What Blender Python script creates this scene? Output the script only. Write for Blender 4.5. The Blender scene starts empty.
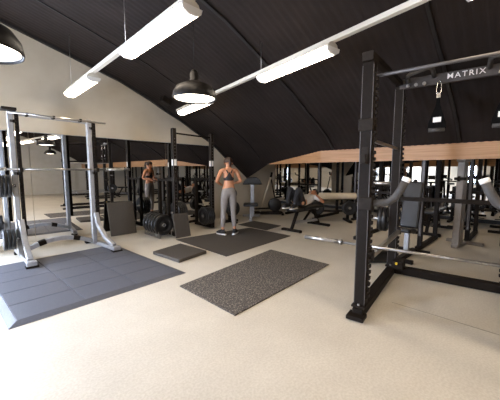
import bpy, bmesh, math, random
from mathutils import Vector, Matrix, Euler
random.seed(7)
PI = math.pi
SC = bpy.context.scene
COL = SC.collection

# ------------------------------------------------------------------ camera
CAM_H = 1.42
cam_d = bpy.data.cameras.new('camera'); cam = bpy.data.objects.new('camera', cam_d); COL.objects.link(cam)
cam_d.sensor_width = 36.0; cam_d.lens = 286.0 / 500.0 * 36.0; cam_d.clip_start = 0.05
cam.location = (0, 0, CAM_H)
cam.rotation_euler = (PI / 2 - math.atan(29 / 286.0), 0, -PI / 4)
SC.camera = cam
# ------------------------------------------------------------------ world and exposure
w = bpy.data.worlds.new('world'); SC.world = w; w.use_nodes = True
bg = w.node_tree.nodes['Background']; bg.inputs[0].default_value = (0.80, 0.88, 1.0, 1); bg.inputs[1].default_value = 0.3
SC.view_settings.view_transform = 'Standard'; SC.view_settings.look = 'None'
SC.view_settings.gamma = 1.0; SC.view_settings.use_curve_mapping = False
SC.view_settings.exposure = 0.5
TUBE_POWER = 13.5        # strip light diffusers
PENDANT_POWER = 6.0
WINDOW_POWER = 42.0
SC.cycles.use_denoising = True
SC.cycles.max_bounces = 10; SC.cycles.glossy_bounces = 6; SC.cycles.diffuse_bounces = 5
SC.cycles.sample_clamp_indirect = 6.0
SC.cycles.caustics_reflective = False; SC.cycles.caustics_refractive = False

# ------------------------------------------------------------------ materials
def lin(h):
    h = h.lstrip('#'); v = [int(h[i:i + 2], 16) / 255 for i in (0, 2, 4)]
    return tuple(c / 12.92 if c < 0.04045 else ((c + 0.055) / 1.055) ** 2.4 for c in v) + (1,)
def mat(name, c, rough=0.5, metal=0.0, c2=None, scale=20.0, bump=0.0, bscale=None, spec=0.5, detail=4.0, lo=0.35, hi=0.65):
    m = bpy.data.materials.new(name); m.use_nodes = True; nt = m.node_tree; b = nt.nodes['Principled BSDF']
    b.inputs['Roughness'].default_value = rough; b.inputs['Metallic'].default_value = metal
    b.inputs['Specular IOR Level'].default_value = spec
    tc = nt.nodes.new('ShaderNodeTexCoord')
    n = nt.nodes.new('ShaderNodeTexNoise'); n.inputs['Scale'].default_value = scale; n.inputs['Detail'].default_value = detail
    nt.links.new(tc.outputs['Object'], n.inputs['Vector'])
    r = nt.nodes.new('ShaderNodeValToRGB'); r.color_ramp.elements[0].position = lo; r.color_ramp.elements[1].position = hi
    r.color_ramp.elements[0].color = lin(c); r.color_ramp.elements[1].color = lin(c2 or c)
    nt.links.new(n.outputs['Fac'], r.inputs['Fac']); nt.links.new(r.outputs['Color'], b.inputs['Base Color'])
    if bump:
        n2 = nt.nodes.new('ShaderNodeTexNoise'); n2.inputs['Scale'].default_value = bscale or scale * 3
        nt.links.new(tc.outputs['Object'], n2.inputs['Vector'])
        bp = nt.nodes.new('ShaderNodeBump'); bp.inputs['Strength'].default_value = bump; bp.inputs['Distance'].default_value = 0.01
        nt.links.new(n2.outputs['Fac'], bp.inputs['Height']); nt.links.new(bp.outputs['Normal'], b.inputs['Normal'])
    return m
def emis(name, c, s):
    m = bpy.data.materials.new(name); m.use_nodes = True; b = m.node_tree.nodes['Principled BSDF']
    b.inputs['Base Color'].default_value = lin(c); b.inputs['Emission Color'].default_value = lin(c); b.inputs['Emission Strength'].default_value = s
    return m
M = {}
M['wall'] = mat('painted_wall', '#cabfab', 0.8, c2='#c4b8a3', scale=3, bump=0.05, bscale=60)
M['ceiling'] = mat('dark_sheet', '#28211e', 0.85, c2='#231d1a', scale=2, spec=.15)
M['trim'] = mat('dark_trim', '#1c1918', 0.6)
M['batten'] = mat('dark_batten', '#14100e', 0.6)
M['black'] = mat('black_powder_coat', '#1a140f', 0.6, c2='#1e1812', scale=40, bump=0.04, bscale=300, spec=.12)
M['charcoal'] = mat('charcoal_paint', '#211a14', 0.6, c2='#262019', scale=30, spec=.15)
M['edge'] = mat('edge_grey', '#55504d', 0.45, 0.3)  # lighter grey on post corners, grips and hole marks
M['silver'] = mat('silver_paint', '#a3a2a1', 0.38, 0.25, c2='#989797', scale=15)
M['chrome'] = mat('chrome', '#d5d3d0', 0.16, 1.0)
M['steel'] = mat('brushed_steel', '#b5b1aa', 0.3, 0.9, c2='#9e9a94', scale=60)
M['rubber'] = mat('rubber', '#433d36', 0.7, c2='#5a534a', scale=180, bump=0.15, bscale=260, lo=0.45, hi=0.72)
M['tile'] = mat('rubber_tile', '#4c4d53', 0.55, c2='#65666d', scale=160, bump=0.15, bscale=260, lo=0.45, hi=0.7)
M['tilejoint'] = mat('tile_joint', '#6e6e74', 0.7)
M['speckmat'] = mat('speckled_rubber', '#48423b', 0.85, c2='#988d80', scale=60, bump=0.3, bscale=120, lo=0.5, hi=0.66)
M['plate'] = mat('plate_rubber', '#0e0d0d', 0.4, c2='#151414', scale=30)
M['vinyl'] = mat('black_vinyl', '#100e0d', 0.45, c2='#151312', scale=20, bump=0.06, bscale=90)
M['foam'] = mat('grey_foam', '#3b3835', 0.65, c2='#44403c', scale=60, bump=0.1)
M['white'] = mat('white_plastic', '#ece8e2', 0.4)
M['cream'] = mat('cream_vinyl', '#d8cbb4', 0.45, c2='#d2c4ab', scale=10)
M['yellow'] = mat('yellow_plastic', '#d8b428', 0.4)
M['skin'] = mat('skin', '#c98d66', 0.5, c2='#c08360', scale=12)
M['hair'] = mat('brown_hair', '#3a2618', 0.5, c2='#2b1b11', scale=50, bump=0.3)
M['darkhair'] = mat('dark_hair', '#15100d', 0.5, c2='#1d1612', scale=50, bump=0.3)
M['leggings'] = mat('grey_leggings', '#8f8781', 0.75, c2='#857d77', scale=12)
M['top'] = mat('black_top', '#221f20', 0.7, c2='#2a2627', scale=30)
M['shirt'] = mat('white_shirt', '#e4dfd8', 0.8, c2='#d9d3cb', scale=12)
M['trousers'] = mat('dark_trousers', '#1b1a1c', 0.8)
M['shoe'] = mat('black_shoe', '#1e1c1c', 0.6)
M['sole'] = mat('white_sole', '#e6e2dc', 0.6)
M['header'] = mat('header_grey', '#4b4643', 0.5, c2='#45403d', scale=20, spec=.3)
M['dull'] = mat('dull_steel', '#857b70', 0.4, 0.25, c2='#7c7268', scale=15)
M['joint'] = mat('floor_joint', '#a39883', 0.8)
M['rail'] = mat('cream_rail', '#cfc6b6', 0.5, 0.0)
M['shade'] = mat('black_enamel', '#120f0d', 0.5, spec=.2)
M['strap'] = mat('strap_webbing', '#0c0b0a', 0.9, spec=.1)
M['tube'] = emis('lit_diffuser', '#ffecd4', TUBE_POWER)
M['bulb'] = emis('lit_bulb', '#fff0dc', PENDANT_POWER)
M['daylight'] = emis('daylight_pane', '#d2e2ff', WINDOW_POWER)
M['shade_in'] = mat('white_enamel', '#f4f0ea', 0.5)
m = bpy.data.materials.new('mirror_glass'); m.use_nodes = True; b = m.node_tree.nodes['Principled BSDF']
b.inputs['Base Color'].default_value = (0.80, 0.80, 0.79, 1); b.inputs['Metallic'].default_value = 1; b.inputs['Roughness'].default_value = 0.012
M['mirror'] = m
def wood_mat():
    m = bpy.data.materials.new('pale_timber'); m.use_nodes = True; nt = m.node_tree; b = nt.nodes['Principled BSDF']
    tc = nt.nodes.new('ShaderNodeTexCoord'); mp = nt.nodes.new('ShaderNodeMapping'); mp.inputs['Scale'].default_value = (6, 0.5, 14)
    n = nt.nodes.new('ShaderNodeTexNoise'); n.inputs['Scale'].default_value = 2.5; n.inputs['Detail'].default_value = 6
    r = nt.nodes.new('ShaderNodeValToRGB'); r.color_ramp.elements[0].position = .3; r.color_ramp.elements[1].position = .7
    r.color_ramp.elements[0].color = lin('#a2754b'); r.color_ramp.elements[1].color = lin('#be9064')
    L = nt.links.new
    L(tc.outputs['Object'], mp.inputs['Vector']); L(mp.outputs['Vector'], n.inputs['Vector']); L(n.outputs['Fac'], r.inputs['Fac']); L(r.outputs['Color'], b.inputs['Base Color'])
    b.inputs['Roughness'].default_value = 0.5
    return m
M['wood'] = wood_mat()
def floor_mat():
    m = bpy.data.materials.new('speckled_floor'); m.use_nodes = True; nt = m.node_tree; b = nt.nodes['Principled BSDF']; L = nt.links.new
    tc = nt.nodes.new('ShaderNodeTexCoord')
    n1 = nt.nodes.new('ShaderNodeTexNoise'); n1.inputs['Scale'].default_value = 60; n1.inputs['Detail'].default_value = 5
    n2 = nt.nodes.new('ShaderNodeTexNoise'); n2.inputs['Scale'].default_value = 1.3; n2.inputs['Detail'].default_value = 7; n2.inputs['Roughness'].default_value = .65
    for n in (n1, n2): L(tc.outputs['Object'], n.inputs['Vector'])
    r1 = nt.nodes.new('ShaderNodeValToRGB'); r1.color_ramp.elements[0].position = .38; r1.color_ramp.elements[1].position = .62
    r1.color_ramp.elements[0].color = lin('#d5cbb8'); r1.color_ramp.elements[1].color = lin('#e0d7c6')
    r2 = nt.nodes.new('ShaderNodeValToRGB'); r2.color_ramp.elements[0].position = .3; r2.color_ramp.elements[1].position = .7
    r2.color_ramp.elements[0].color = (.86, .85, .84, 1); r2.color_ramp.elements[1].color = (1, 1, 1, 1)
    mx = nt.nodes.new('ShaderNodeMixRGB'); mx.blend_type = 'MULTIPLY'; mx.inputs[0].default_value = 1
    L(n1.outputs['Fac'], r1.inputs['Fac']); L(n2.outputs['Fac'], r2.inputs['Fac'])
    L(r1.outputs['Color'], mx.inputs[1]); L(r2.outputs['Color'], mx.inputs[2]); L(mx.outputs['Color'], b.inputs['Base Color'])
    b.inputs['Roughness'].default_value = 0.5; b.inputs['Specular IOR Level'].default_value = 0.35
    return m
M['floor'] = floor_mat()

# ------------------------------------------------------------------ mesh helpers
def V(*a): return Vector(a)
class MB:
    def __init__(s): s.bm = bmesh.new()
    def box(s, c, size, rot=None):
        mtx = Matrix.Translation(Vector(c)) @ (Euler(rot).to_matrix().to_4x4() if rot else Matrix()) @ Matrix.Diagonal((size[0], size[1], size[2], 1))
        bmesh.ops.create_cube(s.bm, size=1, matrix=mtx); return s
    def bar(s, p, q, wd, ht, up=(0, 0, 1)):          # rectangular bar from p to q
        p, q = Vector(p), Vector(q); d = (q - p); L = d.length; d.normalize(); u = Vector(up)
        if abs(d.dot(u)) > .98: u = Vector((0, 1, 0))
        sd = d.cross(u).normalized(); u = sd.cross(d).normalized()
        mt = Matrix((sd * wd, d * L, u * ht)).transposed().to_4x4(); mt.translation = (p + q) / 2
        bmesh.ops.create_cube(s.bm, size=1, matrix=mt); return s
    def tube(s, pts, r, seg=12, cap=True):             # round tube through pts; r one radius or one each
        pts = [Vector(p) for p in pts]; n = len(pts); rs = r if isinstance(r, (list, tuple)) else [r] * n
        rings = []; prev = None
        for i, p in enumerate(pts):
            t = (pts[min(i + 1, n - 1)] - pts[max(i - 1, 0)]).normalized()
            a = prev if prev is not None else (Vector((0, 0, 1)) if abs(t.z) < .9 else Vector((1, 0, 0)))
            x = (a - t * a.dot(t)).normalized(); y = t.cross(x); prev = x
            rings.append([s.bm.verts.new(p + (x * math.cos(2 * PI * k / seg) + y * math.sin(2 * PI * k / seg)) * rs[i]) for k in range(seg)])
        for a, b in zip(rings, rings[1:]):
            for k in range(seg): s.bm.faces.new((a[k], a[(k + 1) % seg], b[(k + 1) % seg], b[k])).smooth = True
        if cap: s.bm.faces.new(rings[0][::-1]); s.bm.faces.new(rings[-1])
        return s
    def lathe(s, prof, mtx=None, seg=32, close=False):   # prof of (radius, height), about local z
        mtx = mtx or Matrix(); rings = []
        for r, z in prof:
            rings.append([s.bm.verts.new(mtx @ Vector((r * math.cos(2 * PI * k / seg), r * math.sin(2 * PI * k / seg), z))) for k in range(seg)])
        prs = list(zip(rings, rings[1:])) + ([(rings[-1], rings[0])] if close else [])
        for a, b in prs:
            for k in range(seg): s.bm.faces.new((a[k], a[(k + 1) % seg], b[(k + 1) % seg], b[k])).smooth = True
        if not close:
            s.bm.faces.new(rings[0][::-1]); s.bm.faces.new(rings[-1])
        return s
    def prism(s, poly, axis, a, b):                    # poly in the two other axes, extruded along axis from a to b
        def mk(u, v, t): return {'x': (t, u, v), 'y': (u, t, v), 'z': (u, v, t)}[axis]
        A = [s.bm.verts.new(mk(u, v, a)) for u, v in poly]; B = [s.bm.verts.new(mk(u, v, b)) for u, v in poly]
        n = len(poly)
        s.bm.faces.new(A); s.bm.faces.new(B[::-1])
        for k in range(n): s.bm.faces.new((A[k], B[k], B[(k + 1) % n], A[(k + 1) % n]))
        return s
    def quad(s, *p):
        s.bm.faces.new([s.bm.verts.new(Vector(q)) for q in p]); return s
    def build(s, name, material, parent=None, bevel=0.0, mats=None):
        bmesh.ops.recalc_face_normals(s.bm, faces=s.bm.faces[:])
        me = bpy.data.meshes.new(name); s.bm.to_mesh(me); s.bm.free()
        me.materials.append(M[material] if isinstance(material, str) else material)
        o = bpy.data.objects.new(name, me); COL.objects.link(o)
        if parent is not None: o.parent = parent
        if bevel:
            md = o.modifiers.new('bevel', 'BEVEL'); md.width = bevel; md.segments = 2; md.limit_method = 'ANGLE'; md.angle_limit = .6
        return o
def thing(name, label, cat, loc=(0, 0, 0), rz=0.0, group=None):
    o = bpy.data.objects.new(name, None); COL.objects.link(o); o.location = loc; o.rotation_euler = (0, 0, rz)
    o.empty_display_size = .1; return tag(o, label, cat, group)
def tag(o, label, cat, group=None):
    o['label'] = label; o['category'] = cat
    if group: o['group'] = group
    return o
def struct(o, label=None):
    o['kind'] = 'structure'
    if label: o['label'] = label
    return o
KIDS = {}
def kids(o): return [c for c in bpy.data.objects if c.parent == o]
def dup(root, loc, rz=None, label=None, group=None, rot=None):
    r = root.copy(); COL.objects.link(r); r.location = loc
    if rz is not None: r.rotation_euler = (0, 0, rz)
    if rot is not None: r.rotation_euler = rot
    if label: r['label'] = label
    if group: r['group'] = group
    for ch in kids(root):
        c = ch.copy(); COL.objects.link(c); c.parent = r
        for g in kids(ch):
            d = g.copy(); COL.objects.link(d); d.parent = c
    return r
RX = Matrix.Rotation(PI / 2, 4, 'X'); RY = Matrix.Rotation(PI / 2, 4, 'Y')
def at(p, R=None): return Matrix.Translation(Vector(p)) @ (R or Matrix())

# ------------------------------------------------------------------ the room
YG, YS, XW, XE = 6.7, -8.0, -2.2, 10.0
PROF = [(XW - .1, 4.86), (-1.0, 4.48), (0.64, 4.01), (1.5, 3.76), (2.62, 3.43), (3.31, 3.14), (3.67, 2.96), (4.11, 2.77), (4.5, 2.56), (5.01, 2.30), (5.30, 2.12)]
LIN_X, LIN_T, LIN_B = 5.60, 1.86, 1.605
def ceil_z(x):
    P = PROF + [(LIN_X, LIN_T), (6.6, 1.15)]
    for (a, za), (b_, zb) in zip(P, P[1:]):
        if a <= x <= b_: return za + (zb - za) * (x - a) / (b_ - a)
    return P[-1][1]
def low_edge(y):            # where the sheeting stops (x), timber lining from there on
    if y <= 3.4: return LIN_X
    if y <= 5.2: return LIN_X + (y - 3.4) / 1.8 * .34
    return LIN_X + .34 + (y - 5.2) / 1.5 * .62
struct(MB().box(((XW + XE) / 2, (YG + YS) / 2, -.05), (XE - XW + .4, YG - YS + .4, .1)).build('floor', 'floor'), 'pale beige speckled hard floor')
# corrugated ceiling sheet
bm = MB(); rows = []
ny = int((YG - YS) / .025)
for i in range(ny + 1):
    y = YS + (YG - YS) * i / ny; dz = .0022 * (1 if (i // 2) % 2 else -1)
    xs = [p[0] for p in PROF] + [low_edge(y)]
    rows.append([bm.bm.verts.new((x, y, ceil_z(x) + dz)) for x in xs])
for a, b_ in zip(rows, rows[1:]):
    for k in range(len(a) - 1): bm.bm.faces.new((a[k], a[k + 1], b_[k + 1], b_[k]))
ce = bm.build('ceiling', 'ceiling'); struct(ce, 'dark brown corrugated sloping ceiling')
ce.modifiers.new('thick', 'SOLIDIFY').thickness = .04; ce.modifiers['thick'].offset = 1.0
# north gable wall with sloping top
poly = [(XW, 0), (XE, 0), (XE, 2.45)] + [(5.65, 2.45)] + [(x, ceil_z(x) + .1) for x in (5.3, 4.5, 3.67, 2.62, 1.5, .64, -1.0, XW)]
DX0, DX1, DZ1 = -2.05, -.60, 2.45
nb = MB(); nb.prism([(DX1, 0)] + [q for q in poly if q[0] > DX1 and q != (XW, 0)] + [(DX1, ceil_z(DX1) + .1)], 'y', YG, YG + .15)
nb.prism([(DX0, DZ1), (DX1, DZ1), (DX1, ceil_z(DX1) + .1), (DX0, ceil_z(DX0) + .1)], 'y', YG, YG + .15)
nb.prism([(XW, 0), (DX0, 0), (DX0, ceil_z(DX0) + .1), (XW, ceil_z(XW) + .1)], 'y', YG, YG + .15)
struct(nb.build('wall_north', 'wall'), 'cream gable wall above the mirrors')
dr = struct(MB().box(((DX0 + DX1) / 2, YG + .08, DZ1 / 2 + .02), (DX1 - DX0 - .08, .01, DZ1 - .06)).build('door_1', 'daylight'), 'glazed door in bright daylight')
fr = MB()
for xx in (DX0 + .03, (DX0 + DX1) / 2, DX1 - .03): fr.box((xx, YG + .06, DZ1 / 2), (.06, .06, DZ1))
for zz in (.04, DZ1 - .03): fr.box(((DX0 + DX1) / 2, YG + .06, zz), (DX1 - DX0, .06, .06))
fr.build('door_frame', 'white', dr)
struct(MB().prism([(XW, 0), (XE, 0), (XE, 2.45), (5.65, 2.45), (3.67, 3.2), (.64, 4.2), (XW, 5.0)], 'y', YS - .15, YS).build('wall_south', 'wall'))
struct(MB().box((XE + .075, (YG + YS) / 2, 1.2), (.15, YG - YS + .3, 2.5)).build('wall_east', 'wall'))
# west wall with window openings (piers, sill band, head band)
WINS = [(-4.2, -3.6), (2.6, 3.5)]; WZ0, WZ1 = .6, 2.4
wb = MB(); ys = [YS] + [v for w_ in WINS for v in w_] + [YG]
for a, b_ in zip(ys[::2], ys[1::2]): wb.box((XW - .1, (a + b_) / 2, 2.45), (.2, b_ - a, 4.9))
for a, b_ in WINS:
    wb.box((XW - .1, (a + b_) / 2, WZ0 / 2), (.2, b_ - a, WZ0)); wb.box((XW - .1, (a + b_) / 2, (WZ1 + 4.9) / 2), (.2, b_ - a, 4.9 - WZ1))
struct(wb.build('wall_west', 'wall'))
for i, (a, b_) in enumerate(WINS):
    wr = struct(MB().box((XW - .12, (a + b_) / 2, (WZ0 + WZ1) / 2), (.01, b_ - a - .1, WZ1 - WZ0 - .1)).build('window_%d' % (i + 1), 'daylight'))
    fr = MB()
    for yy in (a + .03, (a + b_) / 2, b_ - .03): fr.box((XW - .08, yy, (WZ0 + WZ1) / 2), (.06, .06, WZ1 - WZ0))
    for zz in (WZ0 + .03, WZ1 - .03): fr.box((XW - .08, (a + b_) / 2, zz), (.06, b_ - a, .06))
    fr.build('window_frame', 'white', wr)
# raised bay east of the timber lintel: ceiling, lintel, skirting
struct(MB().box(((LIN_X + .06 + XE) / 2, (YG + YS) / 2, 2.43), (XE - LIN_X - .06, YG - YS, .06)).build('ceiling_bay', 'wall'), 'pale flat ceiling beyond the timber lintel')
bm = MB(); ed = []
for y in (YS, -4, 0, 3.4, 4.3, 5.2):
    x = low_edge(y); t = ceil_z(x) + .01; b0 = LIN_B if y < 5.2 else t - .03
    ed.append([bm.bm.verts.new(p) for p in ((x, y, t), (x, y, b0), (x + .06, y, b0), (x + .06, y, t))])
for a, b_ in zip(ed, ed[1:]):
    for k in range(4): bm.bm.faces.new((a[k], a[(k + 1) % 4], b_[(k + 1) % 4], b_[k]))
bm.bm.faces.new(ed[0]); bm.bm.faces.new(ed[-1][::-1])
struct(bm.build('trim_lintel', 'wood'), 'long pale timber lintel under the dark ceiling')
# closing wall above the lintel (behind the sheeting)
struct(MB().box((LIN_X + .4, (YS + 3.4) / 2, 2.2), (.05, 3.4 - YS, .5)).build('wall_bulkhead', 'wall'))
struct(MB().box((XE - .012, (YG + YS) / 2, .05), (.024, YG - YS - .1, .1)).build('baseboard_east', 'trim'))
struct(MB().box(((5.06 + 7.9) / 2, YG - .01, .05), (7.9 - 5.06, .02, .1)).build('baseboard_north', 'wall'))
# ceiling edge trim along the gable and cover battens across the sheeting
def slope_batten(name, y, wd, th, x0, x1, material):
    bm = MB(); xs = [x0] + [p[0] for p in PROF if x0 < p[0] < x1] + [x1]
    for a, b_ in zip(xs, xs[1:]): bm.bar((a, y, ceil_z(a) - th / 2 - .006), (b_, y, ceil_z(b_) - th / 2 - .006), wd, th)
    return struct(bm.build(name, material))
slope_batten('trim_gable', YG - .03, .06, .05, XW, 5.9, 'trim')
slope_batten('trim_1', 3.08, .05, .025, XW, 5.55, 'batten')
slope_batten('trim_2', .9, .035, .02, XW, 5.55, 'batten')
slope_batten('trim_3', 5.35, .03, .015, XW, 5.7, 'batten')

# joints in the floor screed
def joint(n, p, q):
    struct(MB().bar((p[0], p[1], .0004), (q[0], q[1], .0004), .012, .0012).build('trim_%d' % n, 'joint'), 'thin joint line in the floor')
joint(4, (3.2, 1.02), (3.22, -7.8))
# ------------------------------------------------------------------ mirrors
def mirror(x0, x1, label, z0=.08, z1=2.13):
    t = thing('wall_mirror', label, 'mirror', ((x0 + x1) / 2, YG - .006, z0))
    MB().box((0, 0, (z1 - z0) / 2), (x1 - x0 - .006, .012, z1 - z0)).build('mirror_glass', 'mirror', t)
    MB().box((0, -.002, z1 - z0 + .004), (x1 - x0, .016, .008)).build('mirror_clip_strip', 'silver', t)
mirror(-.48, .9, 'wall mirror behind the left column of the silver rack')
mirror(.9, 2.28, 'wall mirror behind the right column of the silver rack')
mirror(2.28, 3.66, 'wall mirror behind the leaning dark board and row of grip plates')
mirror(3.66, 5.04, 'wall mirror behind the second black rack beside the woman')
mirror(7.95, 9.94, 'wall mirror beyond the bench in the far corner', .12, 2.1)
def mirror_e(y0, y1, label, z0=.12, z1=2.1):
    t = thing('wall_mirror', label, 'mirror', (XE - .006, (y0 + y1) / 2, z0))
    MB().box((0, 0, (z1 - z0) / 2), (.012, y1 - y0 - .006, z1 - z0)).build('mirror_glass', 'mirror', t)
mirror_e(4.4, 6.65, 'back wall mirror behind the person lying on the bench')
mirror_e(2.1, 4.4, 'back wall mirror seen just left of the big black rack')
mirror_e(-.2, 2.1, 'back wall mirror seen through the big black rack')
mirror_e(-2.5, -.2, 'back wall mirror right of the pale cable column')

# ------------------------------------------------------------------ ceiling lights
LA_X, LA_Z = 1.46, 2.80
def luminaire(a, b_, label, group='lit strip lights'):
    a, b_ = Vector(a), Vector(b_); L = (b_ - a).length; rz = math.atan2((b_ - a).y, (b_ - a).x)
    t = thing('strip_light', label, 'ceiling light', (a + b_) / 2, rz, group)
    MB().prism([(-.085, -.005), (.085, -.005), (.07, .03), (.035, .05), (-.035, .05), (-.07, .03)], 'x', -L / 2, L / 2).build('housing', 'rail', t, .003)
    MB().prism([(-.1, -.006), (-.085, -.045), (-.04, -.07), (.04, -.07), (.085, -.045), (.1, -.006)], 'x', -L / 2 + .012, L / 2 - .012).build('diffuser', 'tube', t, .004)
    for s in (-1, 1):
        MB().prism([(-.103, -.004), (-.088, -.048), (-.041, -.073), (.041, -.073), (.088, -.048), (.103, -.004)], 'x', s * L / 2 - .012, s * L / 2 + .012).build('end_cap', 'white', t, .003)
    return t
def rail(a, b_, label, hang):
    t = thing('light_rail', label, 'light rail', a)
    a, b_ = Vector(a), Vector(b_)
    MB().bar((0, 0, .025), b_ - a + V(0, 0, .025), .06, .05).build('channel', 'rail', t, .004)
    for f in hang:
        p = (b_ - a) * f; top = ceil_z(a.x + p.x) - (a.z)
        MB().tube([p + V(0, 0, .05), V(p.x, p.y, top)], .004, 6).build('hanger', 'steel', t)
    return t
ZA = 2.80
rail((LA_X, 6.15, ZA + .05), (LA_X, -7.0, ZA + .05), 'long pale light rail nearest the cream gable top, left of the lamp', (.02, .2, .42, .62, .85))
luminaire((LA_X, 2.15, ZA), (LA_X, 3.48, ZA), 'large lit strip light at the top of the picture, nearest of its rail')
luminaire((LA_X, 4.72, ZA), (LA_X, 6.0, ZA), 'lit strip light hanging in front of the cream gable wall')
for y in (-.55, -3.1, -5.7): luminaire((LA_X, y, ZA), (LA_X, y + 1.45, ZA), 'lit strip light of the first rail, seen only in the mirrors')
def bx(y): return 2.66 + (y - .2) * .165
ZB = 2.74
rail((bx(6.0), 6.0, ZB + .05), (bx(-7), -7.0, ZB + .05), 'long pale light rail running above the big black rack', (.05, .24, .4, .62, .85))
luminaire((bx(1.64), 1.64, ZB), (bx(2.85), 2.85, ZB), 'lit strip light just left of the top of the big black rack')
luminaire((bx(4.45), 4.45, ZB), (bx(5.75), 5.75, ZB), 'small lit strip light seen just below the black pendant lamp')
for y in (-1.0, -3.6, -6.2): luminaire((bx(y), y, ZB), (bx(y + 1.45), y + 1.45, ZB), 'lit strip light of the second rail, seen only in the mirrors')
luminaire((7.6, 1.6, 2.34), (7.6, 2.8, 2.34), 'added strip light brightening the bay beyond the timber lintel')  # added lamp, put in to light the dim bay
def pendant(loc, label):
    t = thing('pendant_lamp', label, 'pendant lamp', loc, 0, 'black dome pendant lamps')
    R = .235
    sh = [(R, 0), (R + .004, .012), (R - .008, .08), (R - .045, .135), (.11, .172), (.055, .19), (.048, .2), (.048, .27), (.03, .31), (.012, .32)]
    MB().lathe(sh + [(.012, .30), (.035, .18), (.1, .16), (R - .055, .124), (R - .018, .075), (R - .008, .012)], seg=40, close=True).build('lamp_shade', 'shade', t)
    inner = [(R - .012, .014), (R - .022, .073), (R - .06, .118), (.095, .15), (.04, .165)]
    MB().lathe(inner + [(r - .003, z - .002) for r, z in inner[::-1]], seg=40, close=True).build('inner_reflector', 'shade_in', t)
    MB().lathe([(.001, .0), (.11, .004), (.18, .012), (R - .02, .018), (R - .02, .022), (.001, .022)], seg=32).build('glowing_diffuser', 'bulb', t)
    MB().tube([(0, 0, .31), (0, 0, ceil_z(loc[0]) - loc[2] - .005)], .004, 6).build('lamp_cord', 'shade', t)
    MB().lathe([(.045, ceil_z(loc[0]) - loc[2] - .05), (.045, ceil_z(loc[0]) - loc[2] - .012)], seg=16).build('ceiling_rose', 'shade', t)
    return t
pendant((1.86, 2.72, 2.2), 'black dome pendant lamp hanging between the two light rails')
pendant((.10, 2.40, 2.13), 'black dome pendant lamp cut off at the left edge above the silver rack')
pendant((2.9, -2.5, 2.2), 'black dome pendant lamp seen only in the mirrors')

t = thing('ceiling_box', 'small black box fixed under the dark ceiling by the gable wall', 'box', (3.40, 6.12, ceil_z(3.40) - .01))
MB().box((0, 0, -.07), (.22, .16, .13), (0, math.radians(22), 0)).build('casing', 'black', t, .015)
MB().box((0, 0, .0), (.10, .10, .06), (0, math.radians(22), 0)).build('mount_plate', 'charcoal', t, .004)

# ------------------------------------------------------------------ floor mats
def flat_mat(name, pts, th, material, label, cat, group=None):
    cx = sum(p[0] for p in pts) / 4; cy = sum(p[1] for p in pts) / 4
    bm = MB(); bm.prism([(p[0] - cx, p[1] - cy) for p in pts], 'z', 0, th)
    o = bm.build(name, material, None, .004); o.location = (cx, cy, 0.001); return tag(o, label, cat, group)
flat_mat('rubber_mat', [(1.79, 2.0), (3.83, 2.13), (3.83, 3.30), (1.79, 3.02)], .014, 'speckmat', 'large speckled black rubber mat alone in the middle of the floor', 'mat')
flat_mat('rubber_mat', [(3.0, 3.56), (4.98, 3.72), (4.98, 5.0), (3.02, 5.19)], .012, 'rubber', 'black rubber mat the woman in leggings stands on', 'mat')
flat_mat('rubber_mat', [(5.05, 4.5), (5.74, 4.6), (5.76, 5.6), (5.05, 5.5)], .012, 'rubber', 'small dark mat behind the standing woman towards the far wall', 'mat')
o = flat_mat('rubber_block', [(2.20, 4.55), (2.27, 3.82), (2.88, 3.94), (2.83, 4.70)], .055, 'rubber', 'thick square dark rubber slab lying on bare floor beside the tiled platform', 'slab'); o.modifiers[0].width = .01
# tiled platform: base with bevelled rim and individual seams
t = thing('rubber_platform', 'grey rubber tiled platform in front of the silver rack', 'platform', (0.19, 3.26, 0.0), math.radians(3.5))
W_, D_, N1, N2 = 1.92, 2.30, 4, 4
rim = .07
bm = MB()
bm.prism([(0, 0), (W_, 0), (W_, D_), (0, D_)], 'z', .0, .006)
bm.build('backing', 'tilejoint', t)
bm = MB()
o_, i_ = [(0, 0), (W_, 0), (W_, D_), (0, D_)], [(rim, rim), (W_ - rim, rim), (W_ - rim, D_ - rim), (rim, D_ - rim)]
for k in range(4):
    a, b_, c, d = o_[k], o_[(k + 1) % 4], i_[(k + 1) % 4], i_[k]
    v = [bm.bm.verts.new(p) for p in ((*a, .006), (*b_, .006), (*c, .03), (*d, .03), (*c, .005), (*d, .005))]
    bm.bm.faces.new((v[0], v[1], v[2], v[3])); bm.bm.faces.new((v[3], v[2], v[4], v[5])); bm.bm.faces.new((v[0], v[3], v[5])); bm.bm.faces.new((v[1], v[4], v[2]))
bm.build('bevelled_rim', 'tile', t)
tw, td = (W_ - 2 * rim) / 3, (D_ - 2 * rim) / 5
for i in range(3):
    for j in range(5):
        MB().box((rim + tw * (i + .5), rim + td * (j + .5), .018), (tw - .008, td - .008, .024)).build('rubber_tile', 'tile', t, .003)

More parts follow.
